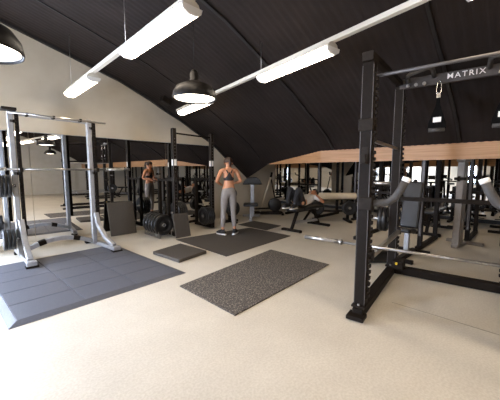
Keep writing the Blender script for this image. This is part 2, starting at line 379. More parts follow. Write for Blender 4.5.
# ------------------------------------------------------------------ weights
def plate_mb(R, th, grips=True, hub=.045):
    bm = MB(); h = th / 2
    bm.lathe([(.026, -h * .9), (hub, -h), (hub + .01, -h * .55), (R * .62, -h * .55), (R * .7, -h), (R * .97, -h), (R, -h * .7), (R, h * .7), (R * .97, h), (R * .7, h), (R * .62, h * .55), (hub + .01, h * .55), (hub, h), (.026, h * .9)], seg=36, close=True)
    return bm
def plate_thing(R, th, label, loc, rot, group):
    t = thing('weight_plate', label, 'weight plate', loc, 0, group); t.rotation_euler = rot
    plate_mb(R, th).build('disc', 'plate', t)
    MB().lathe([(.0265, -th / 2 - .001), (.036, -th / 2 - .001), (.036, th / 2 + .001), (.0265, th / 2 + .001)], seg=20, close=True).build('steel_hub', 'steel', t)
    for k in range(3):
        a = 2 * PI * k / 3 + .5; c = V(math.cos(a), math.sin(a), 0) * R * .66; tg = V(-math.sin(a), math.cos(a), 0)
        MB().tube([c - tg * R * .28, c - tg * R * .2 + c.normalized() * R * .05, c + tg * R * .2 + c.normalized() * R * .05, c + tg * R * .28], th * .46, 8).build('grip', 'edge', t)
    return t
AX, AY = (0, PI / 2, 0), (PI / 2, 0, 0)

def barbell(label, loc, rz, length=2.2):
    t = thing('barbell', label, 'barbell', loc, rz)
    hl = length / 2
    MB().tube([(-hl + .4, 0, 0), (hl - .4, 0, 0)], .0150, 14).build('shaft', 'steel', t)
    for s in (-1, 1):
        MB().tube([(s * (hl - .44), 0, 0), (s * (hl - .41), 0, 0)], .031, 16).build('collar', 'steel', t)
        MB().tube([(s * (hl - .41), 0, 0), (s * hl, 0, 0)], .0248, 16).build('sleeve', 'steel', t)
    return t

# ------------------------------------------------------------------ silver rack at the left
SL, SR, SY = .57, 1.66, 5.78
t = thing('silver_rack', 'silver rack with arched base standing by the mirror at the left', 'rack', (1.12, SY, .032))
def L(x, y, z): return (x - 1.12, y - SY, z)
for sx, toe in ((SL, .615), (SR, 1.80)):
    MB().bar(L(sx, SY, .04), L(sx, SY, 2.3), .075, .10, (0, 1, 0)).build('upright', 'silver', t, .012)
    bm = MB(); bm.bar(L(sx + .075, SY - .03, .35), L(sx + .075, SY - .03, 2.28), .05, .05, (0, 1, 0))
    for k in range(30): bm.box(L(sx + .075, SY - .066, .42 + k * .062), (.036, .024, .03))
    bm.build('rack_strip', 'black', t, .003)
    for z in (.5, 1.35, 2.15): MB().box(L(sx + .04, SY - .02, z), (.10, .06, .05)).build('bracket', 'charcoal', t, .004)
    MB().bar(L(sx, SY + .5, .04), L(toe, 5.10, .04), .08, .07).build('foot_beam', 'silver', t, .012)
    # sweeping brace from upright down to the toe
    bm = MB(); pts = [V(*L(sx + .03, SY - .06, .62)), V(*L(sx + .035, SY - .16, .40)), V(*L((sx + toe) / 2 + .02, SY - .36, .18)), V(*L(toe, 5.2, .085))]
    for a, b_ in zip(pts, pts[1:]): bm.bar(a, b_ + (b_ - a).normalized() * .015, .075, .07)
    bm.build('brace', 'silver', t, .012)
    MB().box(L(toe, 5.10, .045), (.13, .10, .09)).build('toe_cap', 'silver', t, .02)
    MB().box(L(sx, SY + .42, -.012), (.1, .12, .036)).build('rear_foot', 'black', t, .006)
    MB().box(L(toe, 5.08, .012), (.16, .12, .022)).build('rubber_foot', 'black', t, .006)
bm = MB(); arc = [V(*L(SL + .04 + (SR - SL - .08) * k / 10, SY + .02, .10 + .13 * math.sin(PI * k / 10))) for k in range(11)]
for a, b_ in zip(arc, arc[1:]): bm.bar(a, b_, .09, .07)
bm.build('arched_base_bar', 'silver', t, .006)
for k in (2, 7):
    a, b_ = arc[k], arc[k + 1]; MB().bar(a - V(0, 0, -.002), b_ + V(0, 0, .002), .096, .08).build('grip_pad', 'black', t, .006)
MB().bar(L(SL, SY, 2.27), L(SR + .06, SY, 2.25), .05, .05).build('top_beam', 'silver', t, .008)
MB().tube([L(SL - .03, SY - .12, 2.27), L(SR + .25, SY - .12, 2.25)], .016).build('pull_up_bar', 'steel', t)
for x in (SL + .2, SL + .55, SR - .15): MB().box(L(x, SY - .06, 2.262), (.035, .15, .045)).build('bar_clamp', 'charcoal', t, .004)
MB().box(L(SL - .01, SY, 2.33), (.18, .2, .04)).build('top_plate', 'charcoal', t, .006)
for x in (SL + .075, SR + .075):
    bm = MB(); bm.box(L(x, SY - .095, 1.385), (.05, .09, .03)); bm.box(L(x, SY - .145, 1.405), (.05, .014, .07)); bm.box(L(x, SY - .06, 1.43), (.05, .012, .12))
    bm.build('bar_hook', 'charcoal', t, .003)
for z in (1.16, .33):
    MB().tube([L(SL, SY - .06, z), L(SL - .30, SY - .06, z)], .0235, 14).build('storage_peg', 'chrome', t)
for i, z in enumerate((1.16, .33)):
    for k in range(3):
        plate_thing(.17 if i == 0 else .165, .045, ('black weight plate on the upper peg of the silver rack', 'black weight plate on the lower peg of the silver rack')[i], (SL - .085 - .05 * k, SY - .06, z + .0305), AX, ('plates on the upper silver rack peg', 'plates on the lower silver rack peg')[i])
barbell('barbell resting on the hooks of the silver rack', (1.175, SY - .11, 1.4475), 0, 2.3)

# ------------------------------------------------------------------ big black rack at the right
RX0, RY0, RROT = 2.70, 1.15, math.radians(8.1)
rk = thing('power_rack', 'big black power rack at the right with MATRIX header', 'power rack', (RX0, RY0, 0), RROT)
RD, RW = 1.485, 1.22
def strip(parent, x, y, z0, z1, sg):        # toothed strip on the inner face
    bm = MB(); n = int((z1 - z0) / .06)
    bm.box((x, y, (z0 + z1) / 2), (.05, .016, z1 - z0))
    for k in range(n): bm.box((x, y + sg * .016, z0 + .03 + k * .06), (.044, .02, .032))
    bm.build('hole_strip', 'charcoal', parent, .002)
for yy in (0, -RW):
    for xx, top in ((0, 2.40), (RD, 2.52)):
        u = MB().bar((xx, yy, .08), (xx, yy, top), .10, .10, (1, 0, 0)).build('upright', 'black', rk, .006)
        strip(u, xx, yy - .056 if yy > -.5 else yy + .056, .18, top - .1, -1 if yy > -.5 else 1)
        bm = MB()
        for sx in (-1, 1):
            for sy in (-1, 1): bm.bar((xx + sx * .048, yy + sy * .048, .12), (xx + sx * .048, yy + sy * .048, top - .03), .006, .006, (1, 0, 0))
        bm.build('corner_edge', 'edge', u)
        MB().box((xx, yy, .105), (.17, .13, .02)).build('base_plate', 'charcoal', u, .003)
        for sx in (-.065, .065): MB().lathe([(.013, .115), (.013, .13)], at((xx + sx, yy, 0)), 8).build('bolt', 'steel', u)
    MB().bar((-.10, yy, .045), (RD + .14, yy, .045), .10, .09).build('base_rail', 'black', rk, .006)
    MB().box((-.12, yy, .03), (.14, .16, .04)).build('front_foot', 'black', rk, .006)
    MB().bar((-.08, yy, 2.44), (.10, yy, 2.45), .10, .08).build('post_cap', 'charcoal', rk, .008)
    MB().bar((0, yy, 2.47), (RD, yy, 2.56), .075, .06).build('top_side_beam', 'black', rk, .006)
    MB().bar((.02, yy, 1.72), (RD, yy, 1.72), .03, .03).build('side_tie', 'steel', rk, .004)
    MB().bar((.03, yy - (.075 if yy < -.5 else .075) * (1 if yy > -.5 else -1), .60), (RD - .03, yy - .075 * (1 if yy > -.5 else -1), .60), .045, .05).build('safety_arm', 'steel', rk, .006)
    s_ = 1 if yy > -.5 else -1
    MB().box((.03, yy - .06 * s_, .61), (.05, .08, .10)).build('safety_arm_bracket', 'charcoal', rk, .004)
    MB().box((RD - .02, yy - .06 * s_, .61), (.05, .08, .10)).build('safety_arm_bracket', 'charcoal', rk, .004)
    # padded dip handle sweeping inwards and up
    hp = [V(.02, yy - s_ * .03, 1.115), V(.02, yy - s_ * .12, 1.12), V(.02, yy - s_ * .20, 1.135), V(.02, yy - s_ * .26, 1.18), V(.02, yy - s_ * .30, 1.25), V(.02, yy - s_ * .335, 1.33)]
    h = MB().tube(hp, .034, 16).build('padded_handle', 'foam', rk)
    d_ = (hp[-1] - hp[-2]).normalized()
    MB().tube([hp[-1] - d_ * .002, hp[-1] + d_ * .035], .036, 16).build('white_end_cap', 'white', h)
    MB().box((.0, yy - s_ * .02, 1.115), (.12, .12, .12)).build('handle_sleeve', 'charcoal', h, .008)
    for z in (.75, 1.25): MB().tube([(RD, yy + s_ * .04, z), (RD, yy + s_ * .30, z)], .024, 12).build('storage_peg', 'steel', rk)
    MB().box((0, yy, 1.84), (.13, .13, .11)).build('post_collar', 'charcoal', rk, .008)
    # bar hooks on the front posts
    bm = MB(); bm.box((-.075, yy, 1.50), (.07, .05, .025)); bm.box((-.115, yy, 1.53), (.014, .05, .08)); bm.box((-.049, yy, 1.56), (.012, .06, .16))
    bm.build('bar_hook', 'charcoal', rk, .004)
MB().bar((RD, 0, .06), (RD, -RW, .06), .11, .10).build('back_base_rail', 'black', rk, .006)
MB().bar((RD, 0, 1.05), (RD, -RW, 1.05), .06, .05).build('back_cross_tie', 'black', rk, .006)
hd = MB().bar((RD - .03, 0, 2.54), (RD - .03, -RW, 2.54), .05, .12).build('header', 'header', rk, .006)
fc = bpy.data.curves.new('header_lettering', 'FONT'); fc.body = 'MATRIX'; fc.size = .086; fc.extrude = .002; fc.align_x = 'CENTER'; fc.align_y = 'CENTER'; fc.space_character = 1.25; fc.offset = .0004
fo = bpy.data.objects.new('header_lettering_source', fc); COL.objects.link(fo)
dg = bpy.context.evaluated_depsgraph_get(); me = bpy.data.meshes.new_from_object(fo.evaluated_get(dg)); bpy.data.objects.remove(fo)
me.materials.clear(); me.materials.append(M['white'])
lt = bpy.data.objects.new('lettering', me); COL.objects.link(lt); lt.parent = hd
lt.location = (RD - .058, -.69, 2.545); lt.rotation_euler = (PI / 2, 0, -PI / 2)
MB().tube([(0, 0, 2.275), (0, -RW, 2.275)], .015).build('pull_up_bar', 'edge', rk)
for y0 in (-.10, -RW + .04):
    sg = -1 if y0 > -.5 else 1
    MB().tube([(RD - .06, y0, 2.55), (RD - .30, y0 + sg * .02, 2.55), (RD - .36, y0 + sg * .06, 2.56), (RD - .36, y0 + sg * .24, 2.60), (RD - .30, y0 + sg * .28, 2.60), (RD - .06, y0 + sg * .28, 2.57)], .024, 12).build('grip_handle', 'foam', rk)
    for k in range(3): MB().tube([(RD - .07, y0 + sg * .09 * k, 2.50), (RD - .10, y0 + sg * .09 * k, 2.50)], .02, 10).build('pulley_knob', 'steel', rk)
box_ = MB().box((RD - .06, -.10, .16), (.20, .14, .12)).build('floor_anchor', 'black', rk, .02)
MB().lathe([(.016, 0), (.016, .02)], at((RD - .17, -.09, .19), Matrix.Rotation(-PI / 2, 4, 'Y')), 12).build('yellow_button', 'yellow', box_)
RM = Matrix.Translation((RX0, RY0, 0)) @ Matrix.Rotation(RROT, 4, 'Z')
barbell('chrome barbell lying low across the big black rack', RM @ V(.24, -.40, .6415), RROT + PI / 2, 2.25)
for k in range(2): plate_thing(.17, .045, 'black weight plate on the outer peg of the rear post of the big rack', RM @ V(RD, .10 + .05 * k, .7485), (PI / 2, 0, RROT), 'plates on the rear peg of the big rack')
# suspension straps hanging from the header
def strap(y, label, z0=2.53):
    t = thing('suspension_strap', label, 'strap', RM @ V(RD - .10, y, z0 - .045), RROT, 'black straps hanging from the rack header')
    MB().tube([V(.0, .02 * math.cos(a), -.06 + .075 * math.sin(a)) + V(0, 0, 0) for a in [2 * PI * k / 16 for k in range(17)]], .005, 8, cap=False).build('carabiner', 'chrome', t)
    bm = MB(); bm.prism([(-.014, -.12), (.014, -.12), (.018, -.22), (.075, -.40), (.08, -.46), (-.08, -.46), (-.075, -.40), (-.018, -.22)], 'x', -.008, .008)
    bm.build('webbing', 'strap', t, .003)
    MB().tube([(0, -.07, -.47), (0, .07, -.47)], .02, 12).build('handle', 'foam', t)
    MB().box((-.0095, .0, -.37), (.002, .07, .05)).build('label_patch', 'white', t)
    MB().box((0, 0, -.13), (.02, .034, .05)).build('buckle', 'steel', t, .003)
    t.scale = (1.2, 1.2, 1.2)
strap(-.44, 'black strap hanging under the header just left of the MATRIX lettering')
strap(-1.045, 'black strap hanging under the header at the right edge')
# ------------------------------------------------------------------ second black rack beside the woman
P1, P2 = V(3.21, 5.50, 0), V(4.34, 5.68, 0)
t = thing('squat_rack', 'black two post rack standing in front of the mirror beside the woman', 'rack', P1)
dl = P2 - P1
for p in (V(0, 0, 0), dl):
    u = MB().bar(p + V(0, 0, .05), p + V(0, 0, 2.32), .085, .085, (1, 0, 0)).build('upright', 'black', t, .006)
    bm = MB()
    for sx in (-1, 1):
        for sy in (-1, 1): bm.bar(p + V(sx * .0405, sy * .0405, .1), p + V(sx * .0405, sy * .0405, 2.3), .006, .006, (1, 0, 0))
    bm.build('corner_edge', 'edge', u)
    MB().box(p + V(-.044, 0, 1.60), (.003, .06, .13)).build('white_label', 'white', u)
    MB().box(p + V(-.0, -.044, 1.60), (.06, .003, .13)).build('white_label', 'white', u)
    bm = MB()
    for k in range(26): bm.box(p + V(0, -.0435, .35 + k * .07), (.02, .002, .02))
    bm.build('peg_hole', 'edge', u)
    MB().bar(p + V(0, -.04, .035), p + V(0, .72, .035), .085, .07).build('base_rail', 'black', t, .006)
    MB().bar(p + V(0, .68, .07), p + V(0, .68, 1.25), .07, .07).build('rear_post', 'black', t, .006)
    MB().bar(p + V(0, .03, 1.22), p + V(0, .70, 1.22), .05, .05).build('side_brace', 'black', t, .006)
    bm = MB(); bm.box(p + V(0, -.075, 1.22), (.05, .07, .025)); bm.box(p + V(0, -.115, 1.245), (.05, .014, .08)); bm.box(p + V(0, -.05, 1.28), (.06, .012, .16))
    bm.build('bar_hook', 'charcoal', t, .004)
MB().tube([(0, 0, 2.22), dl + V(0, 0, 2.22)], .018).build('pull_up_bar', 'black', t)
MB().bar(V(0, .68, .1), dl + V(0, .68, .1), .06, .06).build('rear_cross_tie', 'black', t, .006)
MB().bar(V(0, .28, .06), V(0, .28, 1.2), .06, .06).build('peg_bracket', 'black', t, .006)
MB().tube([V(.02, .28, .48), V(.46, .28, .48)], .0235, 12).build('storage_peg', 'steel', t)
MB().tube([dl + V(-.04, -.0, .33), dl + V(-.30, -.0, .33)], .0235, 12).build('storage_peg', 'steel', t)
for k in range(4): plate_thing(.235, .05, 'large black plate on the peg of the left post behind the small leaning board', P1 + V(.16 + .055 * k, .28, .4785), AX, 'plates on the left post peg')
for k in range(4): plate_thing(.215, .05, 'large black plate on the right post peg just left of the woman', P2 + V(-.085 - .055 * k, 0, .3285), AX, 'plates on the right post peg')
# leaning boards
def board(loc, rz, w_, h_, th, lean, label):
    t = MB().box((0, 0, h_ / 2), (w_, th, h_)).build('rubber_board', 'rubber', None, .006)
    t.location = loc; t.rotation_euler = (-lean, 0, rz); return tag(t, label, 'board')
board((2.46, 6.44, .004), 0, .56, .74, .04, math.radians(14), 'big dark rubber board leaning on the mirror right of the silver rack')
board((3.26, 5.283, .004), 0, .36, .52, .04, math.radians(14), 'small dark rubber board leaning on the left post of the two post rack')
# plates standing in a low floor rack
t = thing('plate_rack', 'low steel floor rack holding black grip plates below the mirror', 'plate rack', (2.93, 5.79, 0))
for x in (-.13, .13): MB().bar((x, -.36, .035), (x, .34, .035), .03, .03).build('base_bar', 'steel', t, .004)
for k in range(6):
    y = -.33 + k * .125
    MB().tube([(-.15, y, .03), (-.15, y, .16), (-.13, y, .05), (.13, y, .05), (.15, y, .16), (.15, y, .03)], .007, 8).build('divider', 'steel', t)
for k in range(5): plate_thing(.222, .065, 'black grip plate standing in the low steel floor rack', (2.93, 5.79 - .268 + k * .125, .283), AY, 'grip plates in the low floor rack')

# ------------------------------------------------------------------ machines near the far wall
def seat_pad(bm, c, s): return bm.box(c, s)
t = thing('weight_tree', 'black plate tree just right of the woman by the far wall', 'plate tree', (5.15, 5.95, 0))
MB().bar((0, 0, .05), (0, 0, 1.0), .07, .07).build('post', 'black', t, .006)
for a in (0, PI / 2): MB().bar((-.3 * math.cos(a), -.3 * math.sin(a), .03), (.3 * math.cos(a), .3 * math.sin(a), .03), .06, .05).build('base_leg', 'black', t, .006)
for z in (.40, .80): MB().tube([(0, .25, z), (0, -.25, z)], .0235, 12).build('storage_peg', 'steel', t)
for k in range(3): plate_thing(.2, .045, 'black plate on the lower peg of the plate tree', (5.15, 5.95 - .085 - .05 * k, .3985), AY, 'plates on the plate tree')
for k in range(2): plate_thing(.15, .04, 'smaller black plate on the upper peg of the plate tree', (5.15, 5.95 - .085 - .045 * k, .7985), AY, 'upper plates on the plate tree')

t = thing('curl_machine', 'pale framed exercise machine with black angled top pad at the far wall', 'exercise machine', (6.12, 6.02, 0), math.radians(-45))
MB().bar((0, 0, .06), (0, 0, 1.02), .12, .16).build('column', 'silver', t, .015)
MB().bar((0, .13, .06), (0, .13, .95), .08, .08).build('weight_stack', 'charcoal', t, .006)
bm = MB(); bm.prism([(-.30, 1.02), (.30, 1.02), (.22, 1.16), (.12, 1.24), (-.12, 1.24), (-.22, 1.16)], 'y', -.14, .12); bm.build('top_pad', 'vinyl', t, .03)
MB().bar((-.05, -.60, .04), (-.05, .3, .04), .10, .07).build('base_rail', 'silver', t, .01)
MB().bar((-.3, .3, .04), (.25, .3, .04), .10, .07).build('base_foot', 'silver', t, .01)
MB().bar((-.05, -.42, .07), (-.05, -.42, .42), .06, .06).build('seat_post', 'silver', t, .006)
MB().box((-.05, -.42, .46), (.42, .36, .08)).build('seat', 'vinyl', t, .03)
t = thing('cross_trainer', 'dark exercise machine with long slanting pale pole by the far wall', 'exercise machine', (6.98, 6.2, 0), math.radians(-45))
MB().bar((-.5, 0, .05), (.5, 0, .05), .14, .10).build('base_rail', 'black', t, .02)
for x in (-.5, .5): MB().bar((x, -.25, .03), (x, .25, .03), .08, .06).build('base_foot', 'black', t, .01)
MB().tube([(-.22, -.05, .10), (-.05, -.05, .7), (.12, -.05, 1.22)], .026, 12).build('slanting_pole', 'cream', t)
MB().tube([(.12, -.05, 1.22), (.155, -.05, 1.38)], .036, 12).build('grip', 'black', t)
MB().tube([(.38, .02, .10), (.24, .02, .65), (.14, .02, 1.15)], .022, 12).build('rear_pole', 'charcoal', t)
bm = MB(); bm.lathe([(.01, -.05), (.2, -.05), (.22, -.03), (.22, .03), (.2, .05), (.01, .05)], at((.26, 0, .32), RX), 28); bm.build('flywheel_cover', 'vinyl', t)
MB().bar((-.42, -.12, .2), (.1, -.12, .22), .12, .04).build('footplate', 'charcoal', t, .01)

def bench(loc, rz, label, material='vinyl', group=None):
    t = thing('weight_bench', label, 'bench', loc, rz, group)
    MB().box((.16, 0, .51), (.88, .28, .07)).build('back_pad', material, t, .025)
    MB().box((-.47, 0, .51), (.34, .28, .07)).build('seat_pad', material, t, .025)
    MB().bar((-.5, 0, .20), (.5, 0, .16), .06, .06).build('spine', 'silver', t, .006)
    for x, wd in ((-.60, .5), (.58, .6)):
        MB().bar((x, -wd / 2, .035), (x, wd / 2, .035), .07, .06).build('floor_foot', 'black', t, .008)
        for s in (-1, 1): MB().box((x, s * wd / 2, .03), (.09, .05, .06)).build('rubber_foot', 'black', t, .01)
    MB().bar((-.60, 0, .05), (-.36, 0, .48), .06, .06).build('front_leg', 'black', t, .006)
    MB().bar((.58, 0, .05), (.30, 0, .48), .06, .06).build('rear_leg', 'black', t, .006)
    MB().bar((-.1, .0, .20), (.25, 0, .48), .04, .05).build('adjuster_strut', 'charcoal', t, .006)
    return t
b0 = bench((5.98, 4.0, 0), 0, 'black padded bench with a person lying on it')
dup(b0, (7.78, 1.65, 0), 0, 'black padded bench standing beyond the big black rack towards the back mirror')
dup(b0, (6.6, -2.9, 0), .1, 'black padded bench seen only in the mirrors')
t = thing('roller_bench', 'cream padded beam on a black frame behind the person lying on the bench', 'padded bench', (7.28, 4.02, 0), math.radians(-45))
MB().lathe([(.02, -.66), (.08, -.66), (.095, -.64), (.095, .64), (.08, .66), (.02, .66)], at((0, 0, .72), RY), 24).build('padded_beam', 'cream', t)
for x in (-.45, .45):
    MB().bar((x, 0, .06), (x, 0, .64), .07, .07).build('leg', 'black', t, .006)
    MB().bar((x, -.3, .03), (x, .3, .03), .08, .06).build('floor_foot', 'black', t, .006)
MB().bar((-.45, 0, .3), (.45, 0, .3), .05, .05).build('cross_tie', 'black', t, .006)
MB().tube([(-.45, -.03, .4), (-.45, -.22, .4)], .0235, 12).build('storage_peg', 'steel', t); MB().tube([(.45, -.03, .4), (.45, -.22, .4)], .0235, 12).build('storage_peg', 'steel', t)
RB = Matrix.Translation((7.28, 4.02, 0)) @ Matrix.Rotation(math.radians(-45), 4, 'Z')
for x, nm in ((-.45, 'left'), (.45, 'right')):
    for k in range(2):
        p = RB @ V(x, -.085 - .055 * k, .3985)
        plate_thing(.2, .045, 'black plate on the %s post of the cream padded bench' % nm, p, (PI / 2, 0, math.radians(-45)), 'plates on the %s post of the cream bench' % nm)

def rig(loc, rz, label, h=1.98, w_=1.15, d_=1.1, group=None):
    t = thing('cable_rig', label, 'rack', loc, rz, group)
    for x in (0, d_):
        for y in (-w_ / 2, w_ / 2):
            MB().bar((x, y, .06), (x, y, h), .075, .075, (1, 0, 0)).build('upright', 'black', t, .006)
    for y in (-w_ / 2, w_ / 2):
        MB().bar((-.15, y, .035), (d_ + .1, y, .035), .08, .07).build('base_rail', 'black', t, .006)
        MB().bar((0, y, h), (d_, y, h), .07, .06).build('top_rail', 'black', t, .006)
        bm = MB()
        for k in range(22): bm.box((-.04, y, .3 + k * .07), (.008, .04, .03))
        bm.box((-.0385, y, 1.05), (.003, .042, 1.6)); bm.build('hole_strip', 'edge', t)
        MB().tube([(d_, y, .6), (d_ + .22, y, .6)], .024, 10).build('storage_peg', 'steel', t)
    MB().bar((d_, -w_ / 2, h), (d_, w_ / 2, h), .06, .08).build('rear_header', 'black', t, .006)
    MB().tube([(0, -w_ / 2, h - .06), (0, w_ / 2, h - .06)], .017, 10).build('pull_up_bar', 'charcoal', t)
    MB().bar((0, -w_ / 2, 1.0), (0, w_ / 2, 1.0), .04, .05).build('bar_rest', 'charcoal', t, .005)
    return t
r0 = rig((7.6, 5.2, 0), 0, 'black rack in the far corner behind the person lying on the bench')
dup(r0, (8.0, 3.1, 0), .05, 'black rack in front of the back mirror just left of the big power rack')
dup(r0, (5.8, 2.0, 0), 0, 'black rack standing directly behind the big MATRIX rack')
dup(r0, (7.05, .33, 0), 0, 'black rack near the back mirror beyond the pale cable column')
for i, (x, y) in enumerate(((6.2, -4.6), (8.2, -2.8), (8.3, -5.4), (4.3, -6.2), (4.6, -3.2))):
    dup(r0, (x, y, 0), .05 * i, 'black rack seen only in the mirrors', 'racks seen only in the mirrors')
# pale cable column
t = thing('cable_column', 'pale silver cable column standing behind the big black rack', 'cable machine', (6.42, .98, 0), math.radians(-8))
MB().bar((0, 0, .05), (.04, 0, 1.62), .11, .12, (1, 0, 0)).build('column', 'dull', t, .012)
MB().bar((.17, .0, .05), (.19, .0, 1.58), .09, .07, (1, 0, 0)).build('rear_column', 'dull', t, .01)
MB().box((.12, 0, 1.62), (.34, .14, .06)).build('top_block', 'dull', t, .01)
MB().box((-.02, 0, 1.28), (.15, .15, .05)).build('carriage', 'charcoal', t, .006)
MB().bar((-.10, 0, .03), (.5, 0, .03), .10, .06).build('base_rail', 'dull', t, .01)
MB().bar((.46, -.3, .03), (.46, .3, .03), .10, .06).build('base_foot', 'dull', t, .01)
bm = MB(); bm.lathe([(.012, -.012), (.05, -.012), (.042, 0), (.05, .012), (.012, .012)], at((-.09, 0, 1.28), RX), 18); bm.build('pulley', 'black', t)
# incline bench inside the rear rack
t = thing('incline_bench', 'black upright bench behind the big black rack', 'bench', (5.08, 1.44, 0), 0)
MB().bar((-.35, 0, .04), (.45, 0, .04), .08, .07).build('base_rail', 'black', t, .008)
MB().bar((.42, -.25, .03), (.42, .25, .03), .07, .06).build('floor_foot', 'black', t, .008)
MB().bar((-.33, -.2, .03), (-.33, .2, .03), .07, .06).build('floor_foot', 'black', t, .008)
MB().bar((0, 0, .07), (.02, 0, .46), .07, .07).build('post', 'silver', t, .006)
MB().box((-.16, 0, .48), (.36, .28, .07), (0, .15, 0)).build('seat_pad', 'vinyl', t, .025)
MB().box((.16, 0, .86), (.08, .28, .78), (0, .25, 0)).build('back_pad', 'vinyl', t, .03)
# black foam roller by the rack base
t = thing('foam_roller', 'black foam roller lying on the floor beside the rear foot of the big rack', 'foam roller', (4.44, 1.70, .101), math.radians(-42))
MB().lathe([(.05, -.23), (.09, -.23), (.10, -.21), (.10, .21), (.09, .23), (.05, .23)], RY, 28, close=True).build('roller', 'vinyl', t)
def bike(loc, rz, label, group=None):
    t = thing('exercise_bike', label, 'exercise bike', loc, rz, group)
    for x in (-.42, .42): MB().bar((x, -.24, .03), (x, .24, .03), .07, .06).build('floor_foot', 'black', t, .01)
    MB().bar((-.42, 0, .06), (.42, 0, .06), .07, .06).build('base_rail', 'black', t, .008)
    MB().bar((.36, 0, .08), (.10, 0, .62), .07, .06).build('front_fork', 'charcoal', t, .008)
    MB().bar((-.36, 0, .08), (.16, 0, .56), .07, .06).build('main_frame', 'black', t, .008)
    bm = MB(); bm.lathe([(.02, -.03), (.2, -.03), (.23, -.02), (.23, .02), (.2, .03), (.02, .03)], at((.26, .0, .34), RX), 28); bm.build('flywheel', 'silver', t)
    MB().bar((-.16, 0, .25), (-.30, 0, .98), .05, .05).build('seat_post', 'black', t, .006)
    bm = MB(); bm.prism([(-.46, -.11), (-.42, .11), (-.30, .08), (-.14, .03), (-.14, -.03), (-.30, -.08), (-.42, -.11)], 'z', .97, 1.03); bm.build('saddle', 'vinyl', t, .02)
    MB().bar((.12, 0, .55), (.24, 0, 1.10), .05, .05).build('handlebar_post', 'black', t, .006)
    MB().tube([(.42, -.10, 1.20), (.30, -.22, 1.16), (.24, -.18, 1.11), (.24, .18, 1.11), (.30, .22, 1.16), (.42, .10, 1.20)], .018, 10).build('handlebar', 'vinyl', t)
    MB().box((.30, 0, 1.24), (.03, .16, .12), (0, -.4, 0)).build('console', 'charcoal', t, .008)
    MB().tube([(-.02, -.12, .22), (-.02, .12, .50)], .012, 8).build('crank', 'steel', t)
    for s in (-1, 1): MB().box((-.02, s * .16, .36 + s * .17), (.10, .08, .03)).build('pedal', 'black', t, .006)
    return t
k0 = bike((8.95, 2.05, 0), .08, 'black exercise bike seen through the big rack, leftmost of the row by the back mirror')
dup(k0, (8.95, 1.25, 0), -.05, 'second exercise bike from the left in the row by the back mirror')
dup(k0, (8.95, .5, 0), .05, 'third exercise bike from the left, behind the pale cable column')
dup(k0, (8.95, -.22, 0), 0, 'exercise bike in the row by the back mirror, cut by the right edge')
# dumbbell rack along the back mirror with dumbbells
def dumbbell_rack(loc, label, n=11, length=2.3):
    t = thing('dumbbell_rack', label, 'dumbbell rack', loc, 0)
    for y in (-length / 2 + .05, length / 2 - .05):
        MB().bar((-.2, y, .03), (.26, y, .03), .07, .06).build('floor_foot', 'black', t, .006)
        MB().bar((.24, y, .06), (.24, y, .98), .06, .06).build('upright', 'black', t, .006)
        for z in (.42, .86): MB().bar((.24, y, z - .06), (-.10, y, z - .06), .05, .04).build('shelf_arm', 'black', t, .004)
    for z in (.42, .86):
        for x in (-.08, .14): MB().box((x, 0, z - .02), (.05, length, .04)).build('shelf_rail', 'charcoal', t, .003)
    return t
db = thing('dumbbell', 'black dumbbell', 'dumbbell', (0, 0, 0))
MB().tube([(-.08, 0, 0), (.08, 0, 0)], .015, 10).build('handle', 'chrome', db)
for s in (-1, 1): MB().lathe([(.012, -.045), (.05, -.045), (.06, -.03), (.06, .03), (.05, .045), (.012, .045)], at((s * .11, 0, 0), RY), 12).build('weight_head', 'plate', db)
first = True
for ri, (y0, lb) in enumerate(((.55, 'dumbbell rack against the back mirror seen through the big black rack'), (3.3, 'dumbbell rack against the back mirror left of the big black rack'), (-3.3, 'dumbbell rack seen only in the mirrors'))):
    dumbbell_rack((9.6, y0, 0), lb)
    for tier, z in enumerate((.42, .86)):
        for k in range(11):
            loc = (9.63, y0 - 1.0 + .2 * k, z + .061); lab = 'black dumbbell on the %s shelf of the %s' % (('lower', 'upper')[tier], ('rack seen through the big rack', 'rack left of the big rack', 'mirrored rack')[ri])
            g = lab.replace('black dumbbell', 'dumbbells')
            if first: d = db; d.location = loc; d['label'] = lab; d['group'] = g; d.rotation_euler = (0, 0, 0); first = False
            else: dup(db, loc, None, lab, g, (0, 0, 0))

# ------------------------------------------------------------------ people
def skin_mesh(verts, edges, radii, root=0, sub=2):
    me = bpy.data.meshes.new('tmp'); me.from_pydata([tuple(v) for v in verts], edges, [])
    o = bpy.data.objects.new('tmp', me); COL.objects.link(o)
    sm = o.modifiers.new('skin', 'SKIN'); sm.use_smooth_shade = True
    for i, r in enumerate(radii):
        sv = me.skin_vertices[0].data[i]; sv.radius = r if isinstance(r, tuple) else (r, r); sv.use_root = (i == root)
    o.modifiers.new('sub', 'SUBSURF').levels = sub; o.modifiers['sub'].render_levels = sub
    dg = bpy.context.evaluated_depsgraph_get(); dg.update()
    out = bpy.data.meshes.new_from_object(o.evaluated_get(dg)); bpy.data.objects.remove(o)
    for p in out.polygons: p.use_smooth = True
    return out
def add_mesh(name, me, material, parent=None):
    me.materials.clear(); me.materials.append(M[material]); o = bpy.data.objects.new(name, me); COL.objects.link(o); o.parent = parent; me.name = name; return o
